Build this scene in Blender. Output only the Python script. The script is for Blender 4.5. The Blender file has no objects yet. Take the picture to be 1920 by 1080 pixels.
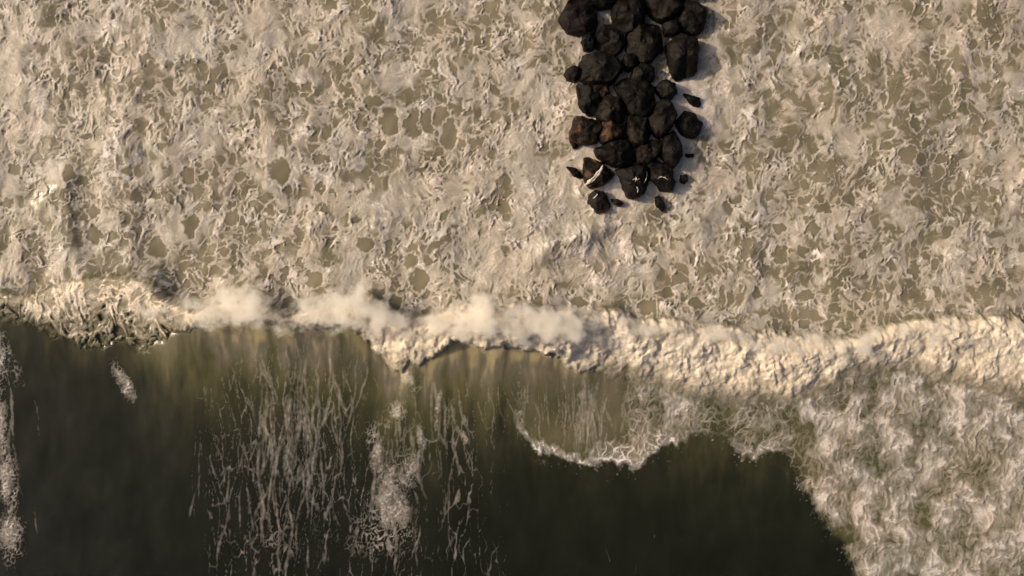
import bpy, math, random
import numpy as np

# ------------------------------------------------------------------ camera, sky, sun, exposure
scene = bpy.context.scene
SPRAY_DENSITY = 7.5
PPM = 30.0            # photograph pixels per metre at sea level
CAM_H = 55.0

cam_data = bpy.data.cameras.new('camera')
cam_data.sensor_width = 36.0
cam_data.lens = 36.0 * CAM_H / (1920 / PPM)
cam_data.clip_start = 0.5
cam_data.clip_end = 5000
cam = bpy.data.objects.new('camera', cam_data)
cam.location = (0, 0, CAM_H)
scene.collection.objects.link(cam)
scene.camera = cam

SUN_EL = math.radians(31)
SUN_DIR = np.array([-0.95, 0.24])            # where the sun stands, seen from above
SUN_DIR = SUN_DIR / np.linalg.norm(SUN_DIR)
world = bpy.data.worlds.new('World')
scene.world = world
world.use_nodes = True
wn = world.node_tree
sky = wn.nodes.new('ShaderNodeTexSky')
sky.sky_type = 'NISHITA'
sky.sun_disc = False
sky.sun_elevation = SUN_EL
sky.sun_rotation = math.atan2(SUN_DIR[0], SUN_DIR[1])
sky.air_density = 0.6
sky.dust_density = 9.0
sky.ozone_density = 0.1
bg = wn.nodes['Background']
bg.inputs['Strength'].default_value = 0.10
wn.links.new(sky.outputs[0], bg.inputs['Color'])

sun_data = bpy.data.lights.new('sun', 'SUN')
sun_data.energy = 3.35
sun_data.angle = math.radians(0.6)
sun_data.color = (1.0, 0.785, 0.535)
sun = bpy.data.objects.new('sun', sun_data)
sx, sy = SUN_DIR * math.cos(SUN_EL)
from mathutils import Vector
sun.rotation_euler = Vector((sx, sy, math.sin(SUN_EL))).to_track_quat('Z', 'Y').to_euler()
sun.location = (-60, 30, 40)
scene.collection.objects.link(sun)

vs = scene.view_settings
vs.view_transform = 'Standard'
vs.look = 'None'
vs.gamma = 1.0
vs.exposure = -0.12
vs.use_curve_mapping = False
scene.cycles.max_bounces = 32
scene.cycles.diffuse_bounces = 3
scene.cycles.volume_bounces = 28

# ------------------------------------------------------------------ numpy helpers
F = np.float32
def smooth(a, b, x):
    t = np.clip((x - a) / (b - a), 0, 1)
    return t * t * (3 - 2 * t)

_rng = np.random.RandomState(7)
PERM = _rng.permutation(256).astype(np.int32)
GA = _rng.rand(256).astype(F) * 2 * np.pi
GX, GY = np.cos(GA), np.sin(GA)
RND1 = _rng.rand(256).astype(F)
RND2 = _rng.rand(256).astype(F)
RND3 = _rng.rand(256).astype(F)

def perlin(x, y, seed=0):
    x = np.asarray(x, F); y = np.asarray(y, F)
    xf = np.floor(x); yf = np.floor(y)
    xi = xf.astype(np.int32); yi = yf.astype(np.int32)
    fx = x - xf; fy = y - yf
    u = fx * fx * fx * (fx * (fx * 6 - 15) + 10)
    v = fy * fy * fy * (fy * (fy * 6 - 15) + 10)
    def g(ix, iy, dx, dy):
        h = PERM[(PERM[(ix + seed * 17) & 255] + iy + seed * 31) & 255]
        return GX[h] * dx + GY[h] * dy
    a = g(xi, yi, fx, fy); b = g(xi + 1, yi, fx - 1, fy)
    c = g(xi, yi + 1, fx, fy - 1); d = g(xi + 1, yi + 1, fx - 1, fy - 1)
    return ((a + (b - a) * u) * (1 - v) + (c + (d - c) * u) * v) * F(1.5)

def fbm(x, y, octs=4, seed=0, gain=0.5):
    s = 0; a = 1.0; n = 0
    for o in range(octs):
        s = s + perlin(x * 2 ** o, y * 2 ** o, seed + o) * F(a); n += a; a *= gain
    return s / F(n)

def ridged(x, y, octs=3, seed=0, gain=0.55):
    s = 0; a = 1.0; n = 0
    for o in range(octs):
        r = 1 - np.abs(perlin(x * 2 ** o, y * 2 ** o, seed + o)) * F(1.8)
        s = s + np.clip(r, 0, 1) ** 2 * F(a); n += a; a *= gain
    return s / F(n)

def worley(x, y, seed=0, jit=0.95):
    """distance to the nearest and second cell point, and a random number of the nearest cell"""
    x = np.asarray(x, F); y = np.asarray(y, F)
    xi = np.floor(x).astype(np.int32); yi = np.floor(y).astype(np.int32)
    f1 = np.full(x.shape, 9, F); f2 = np.full(x.shape, 9, F); rid = np.zeros(x.shape, F)
    for dx in (-1, 0, 1):
        for dy in (-1, 0, 1):
            cx = xi + dx; cy = yi + dy
            h = PERM[(PERM[(cx + seed * 13) & 255] + cy + seed * 57) & 255]
            d = (cx + F(0.5) + (RND1[h] - F(0.5)) * F(jit) - x) ** 2 + (cy + F(0.5) + (RND2[h] - F(0.5)) * F(jit) - y) ** 2
            near = d < f1
            f2 = np.where(near, f1, np.minimum(f2, d))
            rid = np.where(near, RND3[h], rid)
            f1 = np.where(near, d, f1)
    return np.sqrt(f1), np.sqrt(f2), rid

# ------------------------------------------------------------------ the sheet of water: one height field
STEP = 0.056
X0, X1, Y0, Y1 = -36.4, 36.4, -22.4, 22.4
NX = int(round((X1 - X0) / STEP)) // 2 * 2 + 1
NY = int(round((Y1 - Y0) / STEP)) // 2 * 2 + 1
gx = np.linspace(X0, X1, NX).astype(F); gy = np.linspace(Y0, Y1, NY).astype(F)
X, Y = np.meshgrid(gx, gy)
PX = X * F(PPM) + 960; PY = 540 - Y * F(PPM)

def curve(pts):
    a = np.array(pts, float)
    return lambda x: np.interp(x, a[:, 0], a[:, 1])

# outlines read along the wave, in photograph pixels
upper = curve([(-140, 535), (0, 548), (60, 556), (120, 535), (180, 522), (250, 516), (300, 528), (345, 565), (390, 584), (430, 566), (480, 562),
               (520, 572), (550, 592), (590, 574), (640, 566), (700, 556), (735, 575), (780, 596), (810, 590), (850, 574), (900, 568), (930, 582),
               (970, 574), (1020, 576), (1060, 586), (1100, 588), (1150, 584), (1190, 602), (1240, 596), (1300, 604), (1350, 612), (1420, 620),
               (1500, 628), (1560, 630), (1620, 622), (1680, 606), (1730, 592), (1800, 598), (1860, 590), (1920, 606), (2060, 600)])
lower = curve([(-140, 585), (0, 590), (60, 604), (110, 632), (170, 652), (230, 640), (270, 652), (320, 640), (350, 618), (400, 606), (450, 602),
               (520, 602), (560, 606), (610, 612), (650, 610), (690, 640), (735, 680), (765, 686), (795, 680), (830, 662), (850, 640), (890, 640), (905, 650),
               (950, 648), (1000, 656), (1045, 668), (1065, 690), (1100, 692), (1170, 690), (1200, 712), (1260, 728), (1330, 738), (1420, 748),
               (1480, 745), (1540, 728), (1580, 702), (1640, 690), (1720, 700), (1800, 722), (1920, 735), (2060, 735)])
dark_edge = curve([(-140, 590), (0, 592), (690, 645), (720, 712), (790, 704), (840, 700), (900, 720), (955, 772), (985, 822), (1010, 846), (1060, 860),
                   (1100, 872), (1150, 868), (1190, 876), (1215, 852), (1255, 838), (1285, 822), (1302, 800), (1340, 826), (1390, 846), (1420, 852),
                   (1440, 842), (1470, 858), (1500, 906), (1530, 965), (1580, 1040), (1640, 1120), (1700, 1240), (2060, 1400)])
wob = fbm(PX / 55, PY / 55, 4, 3) * 16
wobf = fbm(PX / 16, PY / 16, 3, 9) * 9
YU = upper(PX).astype(F) + wob * 0.8 + wobf * 1.1
YL = lower(PX).astype(F) + wob * 0.8 + wobf * 1.2 + fbm(PX / 30, PY / 60, 2, 13) * 26 * smooth(650, 690, PX) * smooth(860, 810, PX)
YD = dark_edge(PX).astype(F) + wob * 1.6 + wobf * 1.8

crest_h = curve([(-140, 0.7), (0, 0.8), (200, 1.1), (350, 1.7), (500, 2.0), (650, 1.9), (740, 1.3), (820, 1.5), (900, 1.9), (1030, 1.8),
                 (1120, 1.3), (1300, 1.1), (1600, 0.95), (1920, 0.8), (2060, 0.8)])
def blob(qx, qy, rx, ry, rot=0.0):
    c, s_ = math.cos(rot), math.sin(rot)
    dx, dy = PX - qx, PY - qy
    return np.exp(-(((dx * c + dy * s_) / rx) ** 2 + ((-dx * s_ + dy * c) / ry) ** 2)).astype(F)

crest_y = (0.7 * upper(PX) + 0.3 * np.minimum(lower(PX), upper(PX) + 70)).astype(F)
s = (PY - crest_y) / F(PPM)                    # metres to seaward of the crest
H = crest_h(PX).astype(F)
wave = np.where(s > 0, H * np.exp(-(np.abs(s) / 5.0) ** 1.3), H * np.exp(-(np.abs(s) / 1.1) ** 1.6))
swell = fbm(X / 9, Y / 9, 3, 21) * 0.30
shore = smooth(10, -30, PY - YU)               # 1 in the surf above the breaker
chop = (fbm(X / 2.6, Y / 3.4, 3, 31) * 0.22) * (0.25 + 0.75 * shore)

def ridge_line(pts, width, height, lee=0.4):
    """a long hump of water: steep on its right-hand side"""
    a = np.array(pts, float)
    cxs = np.interp(PY, a[:, 1], a[:, 0]).astype(F) + wob * 0.7
    d = PX - cxs
    fade = smooth(a[0, 1] - 25, a[0, 1] + 25, PY) * smooth(a[-1, 1] + 25, a[-1, 1] - 25, PY)
    return height * fade * np.where(d < 0, np.exp(-(d / width) ** 2), np.exp(-(d / (width * lee)) ** 2))
humps = (ridge_line([(122, 320), (122, 380), (132, 440), (150, 520)], 46, 0.50, 0.55)
         + ridge_line([(225, 150), (232, 300), (238, 400), (262, 520)], 48, 0.42, 0.6)
         + ridge_line([(300, -160), (280, -80), (262, 20)], 45, 0.32, 0.7)
         + ridge_line([(1425, 330), (1420, 420), (1400, 520), (1370, 600)], 40, 0.30, 0.6)
         + ridge_line([(715, 330), (702, 380), (700, 420)], 30, 0.25, 0.5))
humps = 0.55 * humps * (0.85 + 0.35 * fbm(X / 0.9, Y / 1.6, 3, 23))
q = (PX - 990) / 140.0; dq = (PY - (492 - 62 * q) + wob) / 26.0
humps = humps + 0.40 * np.exp(-dq * dq) * smooth(-0.3, 0.2, q) * smooth(1.25, 0.8, q)
surge = blob(1185, 235, 130, 120) + blob(1170, 350, 90, 70)
water_z = wave + swell * (0.4 + 0.6 * shore) + chop + humps * shore + 0.24 * smooth(0.15, 0.8, surge)

# ------------------------------------------------------------------ currents that draw the foam into swirls
def sample(A, x, y):
    fx = np.clip((x - X0) / (X1 - X0) * (A.shape[1] - 1), 0, A.shape[1] - 1.001)
    fy = np.clip((y - Y0) / (Y1 - Y0) * (A.shape[0] - 1), 0, A.shape[0] - 1.001)
    ix = fx.astype(np.int32); iy = fy.astype(np.int32); fx = fx - ix; fy = fy - iy
    return ((A[iy, ix] * (1 - fx) + A[iy, ix + 1] * fx) * (1 - fy) + (A[iy + 1, ix] * (1 - fx) + A[iy + 1, ix + 1] * fx) * fy).astype(F)

cx_, cy_ = np.meshgrid(np.linspace(X0, X1, 520).astype(F), np.linspace(Y0, Y1, 320).astype(F))
psi = fbm(cx_ / 4.2, cy_ / 4.2, 2, 41) * 1.0 + fbm(cx_ / 1.5, cy_ / 1.5, 2, 47) * 0.20
for (qx, qy, r, k) in ((790, 300, 60, -0.9), (1220, 440, 80, 0.6), (1640, 420, 50, 0.35), (560, 420, 60, 0.4)):
    wx, wy = (qx - 960) / PPM, (540 - qy) / PPM
    psi = psi + k * np.exp(-(((cx_ - wx) ** 2 + (cy_ - wy) ** 2) / (r / PPM) ** 2)).astype(F)
dpy, dpx = np.gradient(psi, cy_[1, 0] - cy_[0, 0], cx_[0, 1] - cx_[0, 0])
vx, vy = dpy.astype(F), (-dpx).astype(F)
AX, AY = X.copy(), Y.copy()
for k in range(6):
    u = sample(vx, AX, AY); v = sample(vy, AX, AY)
    AX = AX - u * F(0.13); AY = AY - v * F(0.13)
BX, BY = AX.copy(), AY.copy()
for k in range(9):
    u = sample(vx, BX, BY); v = sample(vy, BX, BY)
    BX = BX - u * F(0.24); BY = BY - v * F(0.24)
# fine wobble
AX2 = AX + perlin(X / 0.75, Y / 0.75, 61) * F(0.14) + perlin(X / 0.30, Y / 0.30, 63) * F(0.06) + perlin(X / 0.13, Y / 0.13, 65) * F(0.028)
AY2 = AY + perlin(X / 0.75, Y / 0.75, 62) * F(0.16) + perlin(X / 0.30, Y / 0.30, 64) * F(0.07) + perlin(X / 0.13, Y / 0.13, 66) * F(0.028)

# ------------------------------------------------------------------ how much foam lies where
holes_density = 0.33 + 0.55 * fbm(X / 3.6, Y / 3.6, 3, 71)
holes_density += 0.22 * blob(1650, 330, 260, 240) + 0.18 * blob(330, 430, 220, 110) + 0.25 * blob(770, 230, 110, 60)
holes_density += 0.18 * blob(1260, 575, 120, 30) + 0.12 * blob(1520, 560, 160, 60) + 0.1 * blob(560, 500, 240, 70)
holes_density -= 0.30 * blob(1060, 430, 190, 130) + 0.25 * blob(700, 380, 120, 110) + 0.45 * blob(1190, 260, 150, 130) + 0.25 * blob(1340, 230, 70, 120)
holes_density -= 0.2 * blob(1780, 470, 140, 60)
holes_density = np.clip(holes_density, 0.02, 0.8)

def lines(x, y, seed, sharp):
    return np.clip(1 - np.abs(perlin(x, y, seed)) * F(sharp), 0, 1)
T = np.full_like(X, 0.63)                       # 1 = thick foam, 0 = open water
T += 0.26 * fbm(AX / 1.3, AY / 1.3, 3, 85) + 0.16 * fbm(AX2 / 0.34, AY2 / 0.34, 3, 83)
marble = fbm(BX / 0.55, BY / 0.55, 4, 181, 0.6)
marble_f = lines(BX / 0.7, BY / 0.7, 183, 5.0) * smooth(-0.2, 0.3, perlin(BX / 1.6, BY / 1.6, 185))
T += 0.26 * marble
mod = perlin(X / 1.3, Y / 1.3, 75) * 0.08
open_w = np.zeros_like(X)
for (sc, seed, dens, w0, w1, deep) in ((1.25, 1, 0.42, 0.08, 0.30, 0.95), (0.70, 2, 0.68, 0.08, 0.32, 0.92), (0.40, 3, 0.72, 0.10, 0.40, 0.85), (0.22, 4, 0.85, 0.12, 0.5, 0.9)):
    f1, f2, rid = worley(AX2 / sc * 1.12, AY2 / sc * 0.9, seed, 0.85)
    hole = smooth(w0, w1, f2 - f1 + mod) * smooth(0.06, -0.06, rid - holes_density * dens)
    T = T * (1 - hole * deep)
    if sc > 0.5: open_w = np.maximum(open_w, hole)
    if sc == 0.70: T = np.maximum(T, smooth(0.13, 0.02, f2 - f1) * (0.46 + 0.2 * rid) * open_w)
T = np.maximum(T, open_w * np.clip(0.02 + 0.40 * fbm(AX2 / 0.5, AY2 / 0.5, 3, 87), 0, 1))
# crinkles and filaments lying on the foam
busy = 0.35 + 0.75 * smooth(-0.25, 0.35, fbm(X / 2.2, Y / 2.2, 2, 105)) + 0.5 * blob(1060, 440, 230, 120)
fil = np.maximum(lines(AX2 / 0.42 + AY2 / 1.5, AY2 / 0.34, 141, 3.6), lines(AX2 / 0.24, AY2 / 0.21 + AX2 / 0.9, 143, 2.8) * 0.85)
fil = np.maximum(fil, lines(AX / 0.8 + AY / 1.3, AY / 0.6 - AX / 2.0, 145, 6.0))
fil = fil * smooth(-0.45, 0.25, perlin(X / 0.8, Y / 0.8, 147))
fil3 = lines(AX2 / 0.15 + AY2 / 0.6, AY2 / 0.12, 149, 2.2) * smooth(-0.3, 0.3, perlin(X / 0.7, Y / 0.7, 151))
T += (fil3 - 0.35) * 0.16 * smooth(0.3, 0.55, T)
T += marble_f * 0.22 * smooth(0.2, 0.5, T)
T += fil * 0.24 * np.clip(busy, 0, 1.1) * smooth(0.3, 0.55, T)
milky = smooth(0.05, 0.42, fbm(X / 2.8 + 5, Y / 2.8, 3, 213) + 0.25 * perlin(AX2 / 0.6, AY2 / 0.6, 215))
T = T + (0.70 + 0.30 * marble + 0.12 * fil - T) * 0.85 * milky
T += 0.24 * (blob(72, 240, 20, 120) + blob(210, 260, 24, 150) + blob(228, 60, 22, 150) + blob(1425, 430, 16, 90) + 0.7 * blob(110, 470, 20, 70)) * smooth(-0.3, 0.3, fbm(X / 0.4, Y / 1.6, 3, 217) + 0.15)
# the clearest open cells, each with a rim of thicker foam
HOLES = [(178, 400, 9, 12), (178, 441, 13, 17), (214, 444, 9, 10), (233, 458, 8, 14), (296, 465, 17, 18), (356, 423, 14, 20), (435, 410, 12, 14), (456, 415, 7, 9),
         (421, 471, 10, 10), (397, 468, 8, 12), (476, 447, 12, 8), (452, 331, 12, 9), (430, 382, 7, 8), (408, 388, 6, 6), (353, 331, 12, 16), (384, 331, 10, 10),
         (291, 365, 8, 9), (161, 256, 9, 8), (185, 252, 8, 10), (134, 324, 10, 14), (27, 317, 12, 8), (10, 379, 8, 12), (528, 321, 20, 22), (713, 269, 11, 8),
         (708, 286, 8, 6), (713, 316, 11, 8), (730, 228, 16, 25), (775, 232, 14, 25), (802, 228, 12, 22), (829, 221, 14, 18), (843, 252, 14, 25), (894, 266, 16, 8),
         (867, 270, 6, 12), (699, 192, 20, 10), (639, 190, 7, 10), (507, 393, 9, 13), (533, 396, 5, 6), (600, 389, 5, 8), (609, 389, 6, 10), (600, 351, 8, 11),
         (603, 298, 14, 8), (624, 362, 5, 6), (562, 441, 9, 14), (685, 458, 14, 14), (744, 444, 4, 4), (740, 487, 6, 7), (771, 492, 14, 14), (788, 523, 16, 20),
         (745, 533, 7, 6), (562, 492, 9, 7), (535, 512, 8, 12), (590, 523, 16, 14), (552, 502, 4, 3), (511, 519, 4, 4), (1699, 292, 15, 16), (1767, 298, 12, 10),
         (1714, 232, 12, 12), (1508, 375, 14, 9), (1543, 389, 16, 9), (1519, 413, 10, 9), (1462, 427, 12, 10), (1464, 478, 12, 18), (1527, 430, 14, 11),
         (1575, 437, 7, 12), (1688, 333, 10, 7), (1735, 269, 9, 9), (1786, 314, 7, 14), (1724, 300, 9, 12), (1738, 482, 8, 8), (1716, 504, 10, 14),
         (1755, 494, 6, 10), (1510, 345, 8, 9), (1618, 478, 9, 8), (1861, 471, 8, 7), (1505, 471, 10, 12), (1868, 358, 9, 7), (1855, 321, 7, 11), (1090, 567, 14, 10),
         (1213, 576, 17, 12), (1306, 569, 15, 10), (1364, 608, 10, 7), (1419, 550, 9, 10), (1250, 550, 18, 8), (1508, 554, 14, 10), (1563, 578, 13, 9),
         (1488, 595, 6, 14), (1508, 608, 12, 8), (1577, 612, 12, 8), (1454, 608, 10, 8), (1625, 557, 9, 8), (553, 571, 14, 12), (744, 567, 12, 12), (805, 582, 12, 8)]
jx = (perlin(X / 0.5, Y / 0.5, 171) * 7 + perlin(X / 0.2, Y / 0.2, 173) * 4); jy = (perlin(X / 0.5, Y / 0.5, 172) * 7 + perlin(X / 0.2, Y / 0.2, 174) * 4)
for (hx, hy, hrx, hry) in HOLES:
    i0 = max(0, int(((hx - 960 - 50) / PPM - X0) / STEP)); i1 = min(NX, int(((hx - 960 + 50) / PPM - X0) / STEP))
    j0 = max(0, int(((540 - hy - 50) / PPM - Y0) / STEP)); j1 = min(NY, int(((540 - hy + 50) / PPM - Y0) / STEP))
    if i1 <= i0 or j1 <= j0: continue
    w = (slice(j0, j1), slice(i0, i1))
    d = np.sqrt(((PX[w] + jx[w] - hx) / (hrx * 1.08)) ** 2 + ((PY[w] + jy[w] - hy) / (hry * 1.08)) ** 2)
    T[w] = T[w] + (np.clip(0.70 - T[w], 0, 1) + 0.06) * np.exp(-((d - 1.18) / 0.16) ** 2)
    T[w] = T[w] * (1 - smooth(1.12, 0.86, d) * 0.97)

# grain of the foam
g1 = ridged(AX2 / 0.55 + AY2 / 1.8, AY2 / 0.55, 4, 91, 0.7)
g2 = ridged(AX2 / 0.20, AY2 / 0.23, 3, 95, 0.7)
g3 = fbm(X / 0.15, Y / 0.15, 2, 97)
coarse_ridges = ridged(AX / 1.5 + AY / 3.0, AY / 1.2, 3, 99, 0.6)
grain = (g1 * 0.020 + g2 * 0.012 + coarse_ridges * 0.045 + fil * 0.020 + marble_f * 0.025) * busy + g3 * 0.006 + fil3 * 0.008

# quiet froth between the boulders
calm = np.clip(blob(1185, 240, 125, 110) * 1.3 + blob(1170, 340, 80, 55) + blob(1300, 190, 45, 60), 0, 1)
calm = smooth(0.55, 0.95, calm + 0.10 * fbm(X / 0.8, Y / 0.8, 2, 101))

# ------------------------------------------------------------------ the dark water and its streaks
streak = np.zeros_like(X)
rs = np.random.RandomState(23)
def stamp(qx, qy, r, a):
    ix = (( (qx - 960) / PPM) - X0) / STEP; iy = (((540 - qy) / PPM) - Y0) / STEP
    n = int(r / PPM / STEP * 2.2) + 2
    i0, i1 = max(0, int(ix) - n), min(NX, int(ix) + n + 1); j0, j1 = max(0, int(iy) - n), min(NY, int(iy) + n + 1)
    if i0 >= i1 or j0 >= j1: return
    d2 = (PX[j0:j1, i0:i1] - qx) ** 2 + (PY[j0:j1, i0:i1] - qy) ** 2
    w = streak[j0:j1, i0:i1]
    np.maximum(w, a * np.exp(-d2 / (r * r)), out=w)
def run(qx, qy, length, width, a, lean=0.0, wander=1.0):
    width *= 0.74; a *= 0.82
    vel = lean; off = 0.0; n = int(length / 2)
    wid = width
    for i in range(n):
        off += rs.randn() * 0.16 * wander; off *= 0.93
        wid = np.clip(wid + rs.randn() * 0.16 * width, 0.45 * width, 1.9 * width)
        qx += vel * 2 + off; qy += 2
        e = min(1, i / 14, (n - i) / 14)
        gap = 0.55 + 0.45 * math.sin(i * 0.13 + width * 9)
        stamp(qx, qy, wid, a * e * (0.55 + 0.45 * gap))
        if rs.rand() < 0.010 and length > 60:
            run(qx, qy, length * 0.35, width * 0.7, a * 0.9, lean + rs.choice([-1, 1]) * rs.uniform(0.15, 0.5), wander)
# clusters: x range, y range of the start, length range, count, width, strength, lean
for (xa, xb, ya, yb, la, lb, n, w, a, lean) in (
        (360, 420, 690, 860, 60, 220, 12, 1.5, 0.75, 0.10), (425, 480, 640, 820, 70, 260, 12, 1.7, 0.8, 0.08),
        (490, 560, 640, 760, 90, 300, 16, 2.4, 0.95, 0.03), (560, 630, 625, 760, 80, 300, 18, 2.3, 0.95, -0.02),
        (520, 600, 610, 640, 40, 110, 14, 1.7, 0.8, 0.0), (370, 640, 800, 930, 80, 220, 34, 2.1, 0.9, 0.02),
        (640, 700, 640, 800, 60, 240, 12, 1.8, 0.85, -0.16), (700, 800, 760, 900, 60, 220, 16, 3.0, 0.95, 0.05),
        (740, 780, 700, 760, 60, 120, 9, 2.2, 0.8, -0.05), (805, 860, 690, 800, 60, 200, 14, 2.0, 0.85, 0.12),
        (870, 980, 668, 720, 50, 150, 14, 1.4, 0.7, 0.25), (960, 1040, 690, 740, 60, 120, 9, 1.3, 0.66, 0.12),
        (1040, 1110, 690, 740, 80, 170, 12, 1.5, 0.8, 0.03), (1080, 1128, 692, 720, 100, 165, 16, 1.9, 1.05, 0.0), (960, 1200, 690, 740, 60, 140, 18, 1.4, 0.85, 0.0),
        (1110, 1200, 700, 760, 60, 140, 12, 1.4, 0.7, 0.1), (700, 900, 900, 1080, 60, 160, 14, 2.0, 0.8, 0.0),
        (1080, 1300, 900, 1080, 30, 120, 8, 1.2, 0.55, 0.0), (480, 700, 612, 660, 30, 110, 46, 1.2, 0.55, 0.0), (370, 660, 690, 1040, 60, 200, 60, 1.3, 0.6, 0.03), (860, 1180, 668, 700, 30, 90, 40, 1.2, 0.5, 0.05), (660, 860, 740, 1060, 40, 150, 30, 1.3, 0.6, 0.0),
        (0, 30, 620, 900, 60, 150, 12, 3.2, 0.9, 0.02),
        (30, 70, 700, 960, 40, 120, 8, 1.6, 0.65, 0.12)):
    for k in range(int(n * (1.5 if yb < 800 else 0.9))):
        run(rs.uniform(xa, xb), rs.uniform(ya, yb), rs.uniform(la, lb), w * rs.uniform(0.7, 1.35), a * rs.uniform(0.7, 1.05), lean + rs.randn() * 0.05)
# lace: stretched cells inside patches of old foam
f1, f2, rid = worley((X + perlin(X / 0.7, Y / 1.6, 111) * 0.25 + perlin(X / 0.25, Y / 0.3, 112) * 0.11) / 0.21, (Y + perlin(X / 0.6, Y / 0.8, 113) * 0.3) / 0.36, 9)
lace = smooth(0.40, 0.10, f2 - f1) * (0.35 + 0.65 * smooth(0.25, 0.55, rid)) * (0.62 + 0.5 * fbm(X / 0.4, Y / 0.6, 2, 115))
patches = np.clip(blob(735, 890, 42, 60) * 0.7 + blob(776, 872, 20, 40, 0.2) * 0.7 + blob(700, 815, 16, 30) + blob(745, 770, 22, 26) + blob(238, 716, 18, 46, -0.42)
                  + blob(8, 660, 20, 55) * 1.1 + blob(6, 790, 12, 70) * 0.9 + blob(18, 900, 22, 60) * 1.1 + blob(20, 1010, 30, 60)
                  + blob(40, 700, 16, 40, -0.3) * 0.6 + blob(100, 770, 22, 14) * 0.32 + blob(500, 700, 22, 90) * 0.42 + blob(580, 740, 36, 130) * 0.3
                  + blob(500, 860, 90, 60) * 0.22 + blob(585, 900, 60, 60) * 0.3 + blob(845, 780, 18, 60) * 0.5 + blob(975, 780, 12, 40) * 0.8
                  + blob(420, 890, 40, 60) * 0.35 + blob(720, 1000, 70, 60) * 0.9 + blob(500, 1010, 130, 60) * 0.5 + blob(130, 596, 60, 12) * 0.4
                  + blob(280, 655, 14, 12) * 0.8 + blob(170, 650, 16, 10) * 0.9 + blob(780, 720, 26, 30) * 0.5, 0, 1.1)
lace_T = np.clip(patches * 1.25 - 0.25 + 0.3 * fbm(X / 0.9, Y / 1.2, 2, 117), 0, 1) * lace * 1.25

# lace and torn foam to seaward of the roll on the right
sea_side = smooth(-6, 10, PY - YL)
inside = smooth(22, -44, PY - YD + 10 * fbm(X / 0.35, Y / 0.35, 2, 119))                 # 1 above the dark edge
PXw = PX + wob * 1.6 + wobf * 1.2
torn = np.clip(1.0 * smooth(1440, 1540, PXw) + blob(1255, 790, 62, 62) * 1.15 + blob(1205, 840, 50, 30) * 1.1 + blob(1445, 815, 42, 46) * 1.2
               + blob(1400, 800, 40, 30) * 0.5 + np.exp(-np.clip(PY - YL + 10, 0, 99) / 26.0) * smooth(1150, 1290, PXw) * 0.9 + blob(1205, 735, 40, 30) * 0.6 + blob(1290, 770, 40, 40) * 0.4, 0, 1)
rim = np.exp(-((PY - YD + 10) / 11.0) ** 2) * smooth(952, 985, PX) * smooth(1500, 1440, PX) * (1 - 0.85 * blob(1340, 830, 50, 60))
rimw = np.exp(-((PY - YD + 24) / 20.0) ** 2) * smooth(1085, 1130, PX) * smooth(1290, 1230, PX)
f1b, f2b, ridb = worley(AX2 / 0.62 * 1.2, AY2 / 0.62 * 0.75, 14)
tl = smooth(0.26, 0.05, f2b - f1b) * (0.5 + 0.5 * smooth(0.2, 0.6, ridb))
f1c, f2c, ridc = worley(AX2 / 0.31 * 1.2, AY2 / 0.31 * 0.7, 15)
tl = np.maximum(tl, smooth(0.30, 0.05, f2c - f1c) * smooth(0.35, 0.7, ridc) * 0.8)
cloud = fbm(AX / 1.9, AY / 2.4, 4, 123)
depth_in = smooth(-10, 110, YD - PY)
sheets = np.mod(cloud * 1.7 + 0.35 * perlin(AX2 / 0.8, AY2 / 0.8, 187) + PY / 120.0 + PX / 300.0, 1.0)
torn_T = np.clip(torn * 1.05 - 1.00 + 0.40 * sheets ** 1.5 + 0.2 * marble + 0.08 * marble_f + 0.42 * fbm((X + perlin(X / 1.1, Y / 1.6, 221) * 0.4) / 0.30, Y / 1.5, 4, 223, 0.62) + 0.26 * depth_in + 0.95 * cloud + 0.25 * fbm(AX2 / 0.3, AY2 / 0.4, 2, 127) + 0.10 * fil, 0, 0.92)
torn_T = np.maximum(torn_T, tl * smooth(0.05, 0.6, torn) * np.clip(0.58 + 0.8 * cloud, 0.1, 0.95))
torn_T *= inside ** 0.7
fl1, fl2, flr = worley((X + perlin(X, Y, 191) * 0.2) / 0.22, Y / 0.26, 17)
flecks = smooth(0.42, 0.12, fl1) * smooth(0.62, 0.75, flr) * np.exp(-np.abs(PY - YD) / 26.0) * smooth(955, 1000, PX) * (0.45 + 0.8 * np.clip(perlin(X / 0.8, Y / 0.8, 193) + 0.3, 0, 1))
torn_T = np.maximum(torn_T, flecks * 0.6)
torn_T = np.maximum(torn_T, np.maximum(rim * (0.45 + 0.55 * tl + 0.3 * fil), rimw * (0.3 + 0.7 * tl)))

v1, v2, vr = worley((X + perlin(X / 0.5, Y / 1.3, 203) * 0.22 + perlin(X / 0.2, Y / 0.4, 205) * 0.06) / 0.50, (Y + perlin(X / 0.7, Y, 207) * 0.5) / 2.3, 19)
vein_at = np.clip(smooth(340, 420, PX) * smooth(1010, 880, PX) * smooth(30, 130, PY - YL) * (0.62 + 0.9 * fbm(X / 2.0, Y / 3.5, 3, 209)), 0, 1)
veins = smooth(0.13, 0.02, v2 - v1) * vein_at * (0.55 + 0.6 * fbm(X / 0.3, Y / 0.7, 3, 211)) * smooth(0.2, 0.5, vr + 0.2)
smear_at = np.clip(blob(728, 896, 24, 56, 0.15) * 0.85 + blob(776, 872, 15, 32, 0.2) + blob(705, 850, 12, 36, 0.2) + blob(768, 705, 18, 24) + blob(745, 770, 12, 22) + blob(822, 765, 7, 50, 0.1) + blob(868, 815, 8, 26, -0.6) + blob(790, 815, 9, 34, -0.2)
                   + blob(238, 716, 14, 42, -0.42) + blob(4, 655, 16, 44) + blob(4, 790, 9, 60) + blob(12, 895, 17, 50) + blob(740, 960, 40, 40) + blob(14, 1000, 26, 40), 0, 1)
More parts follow.
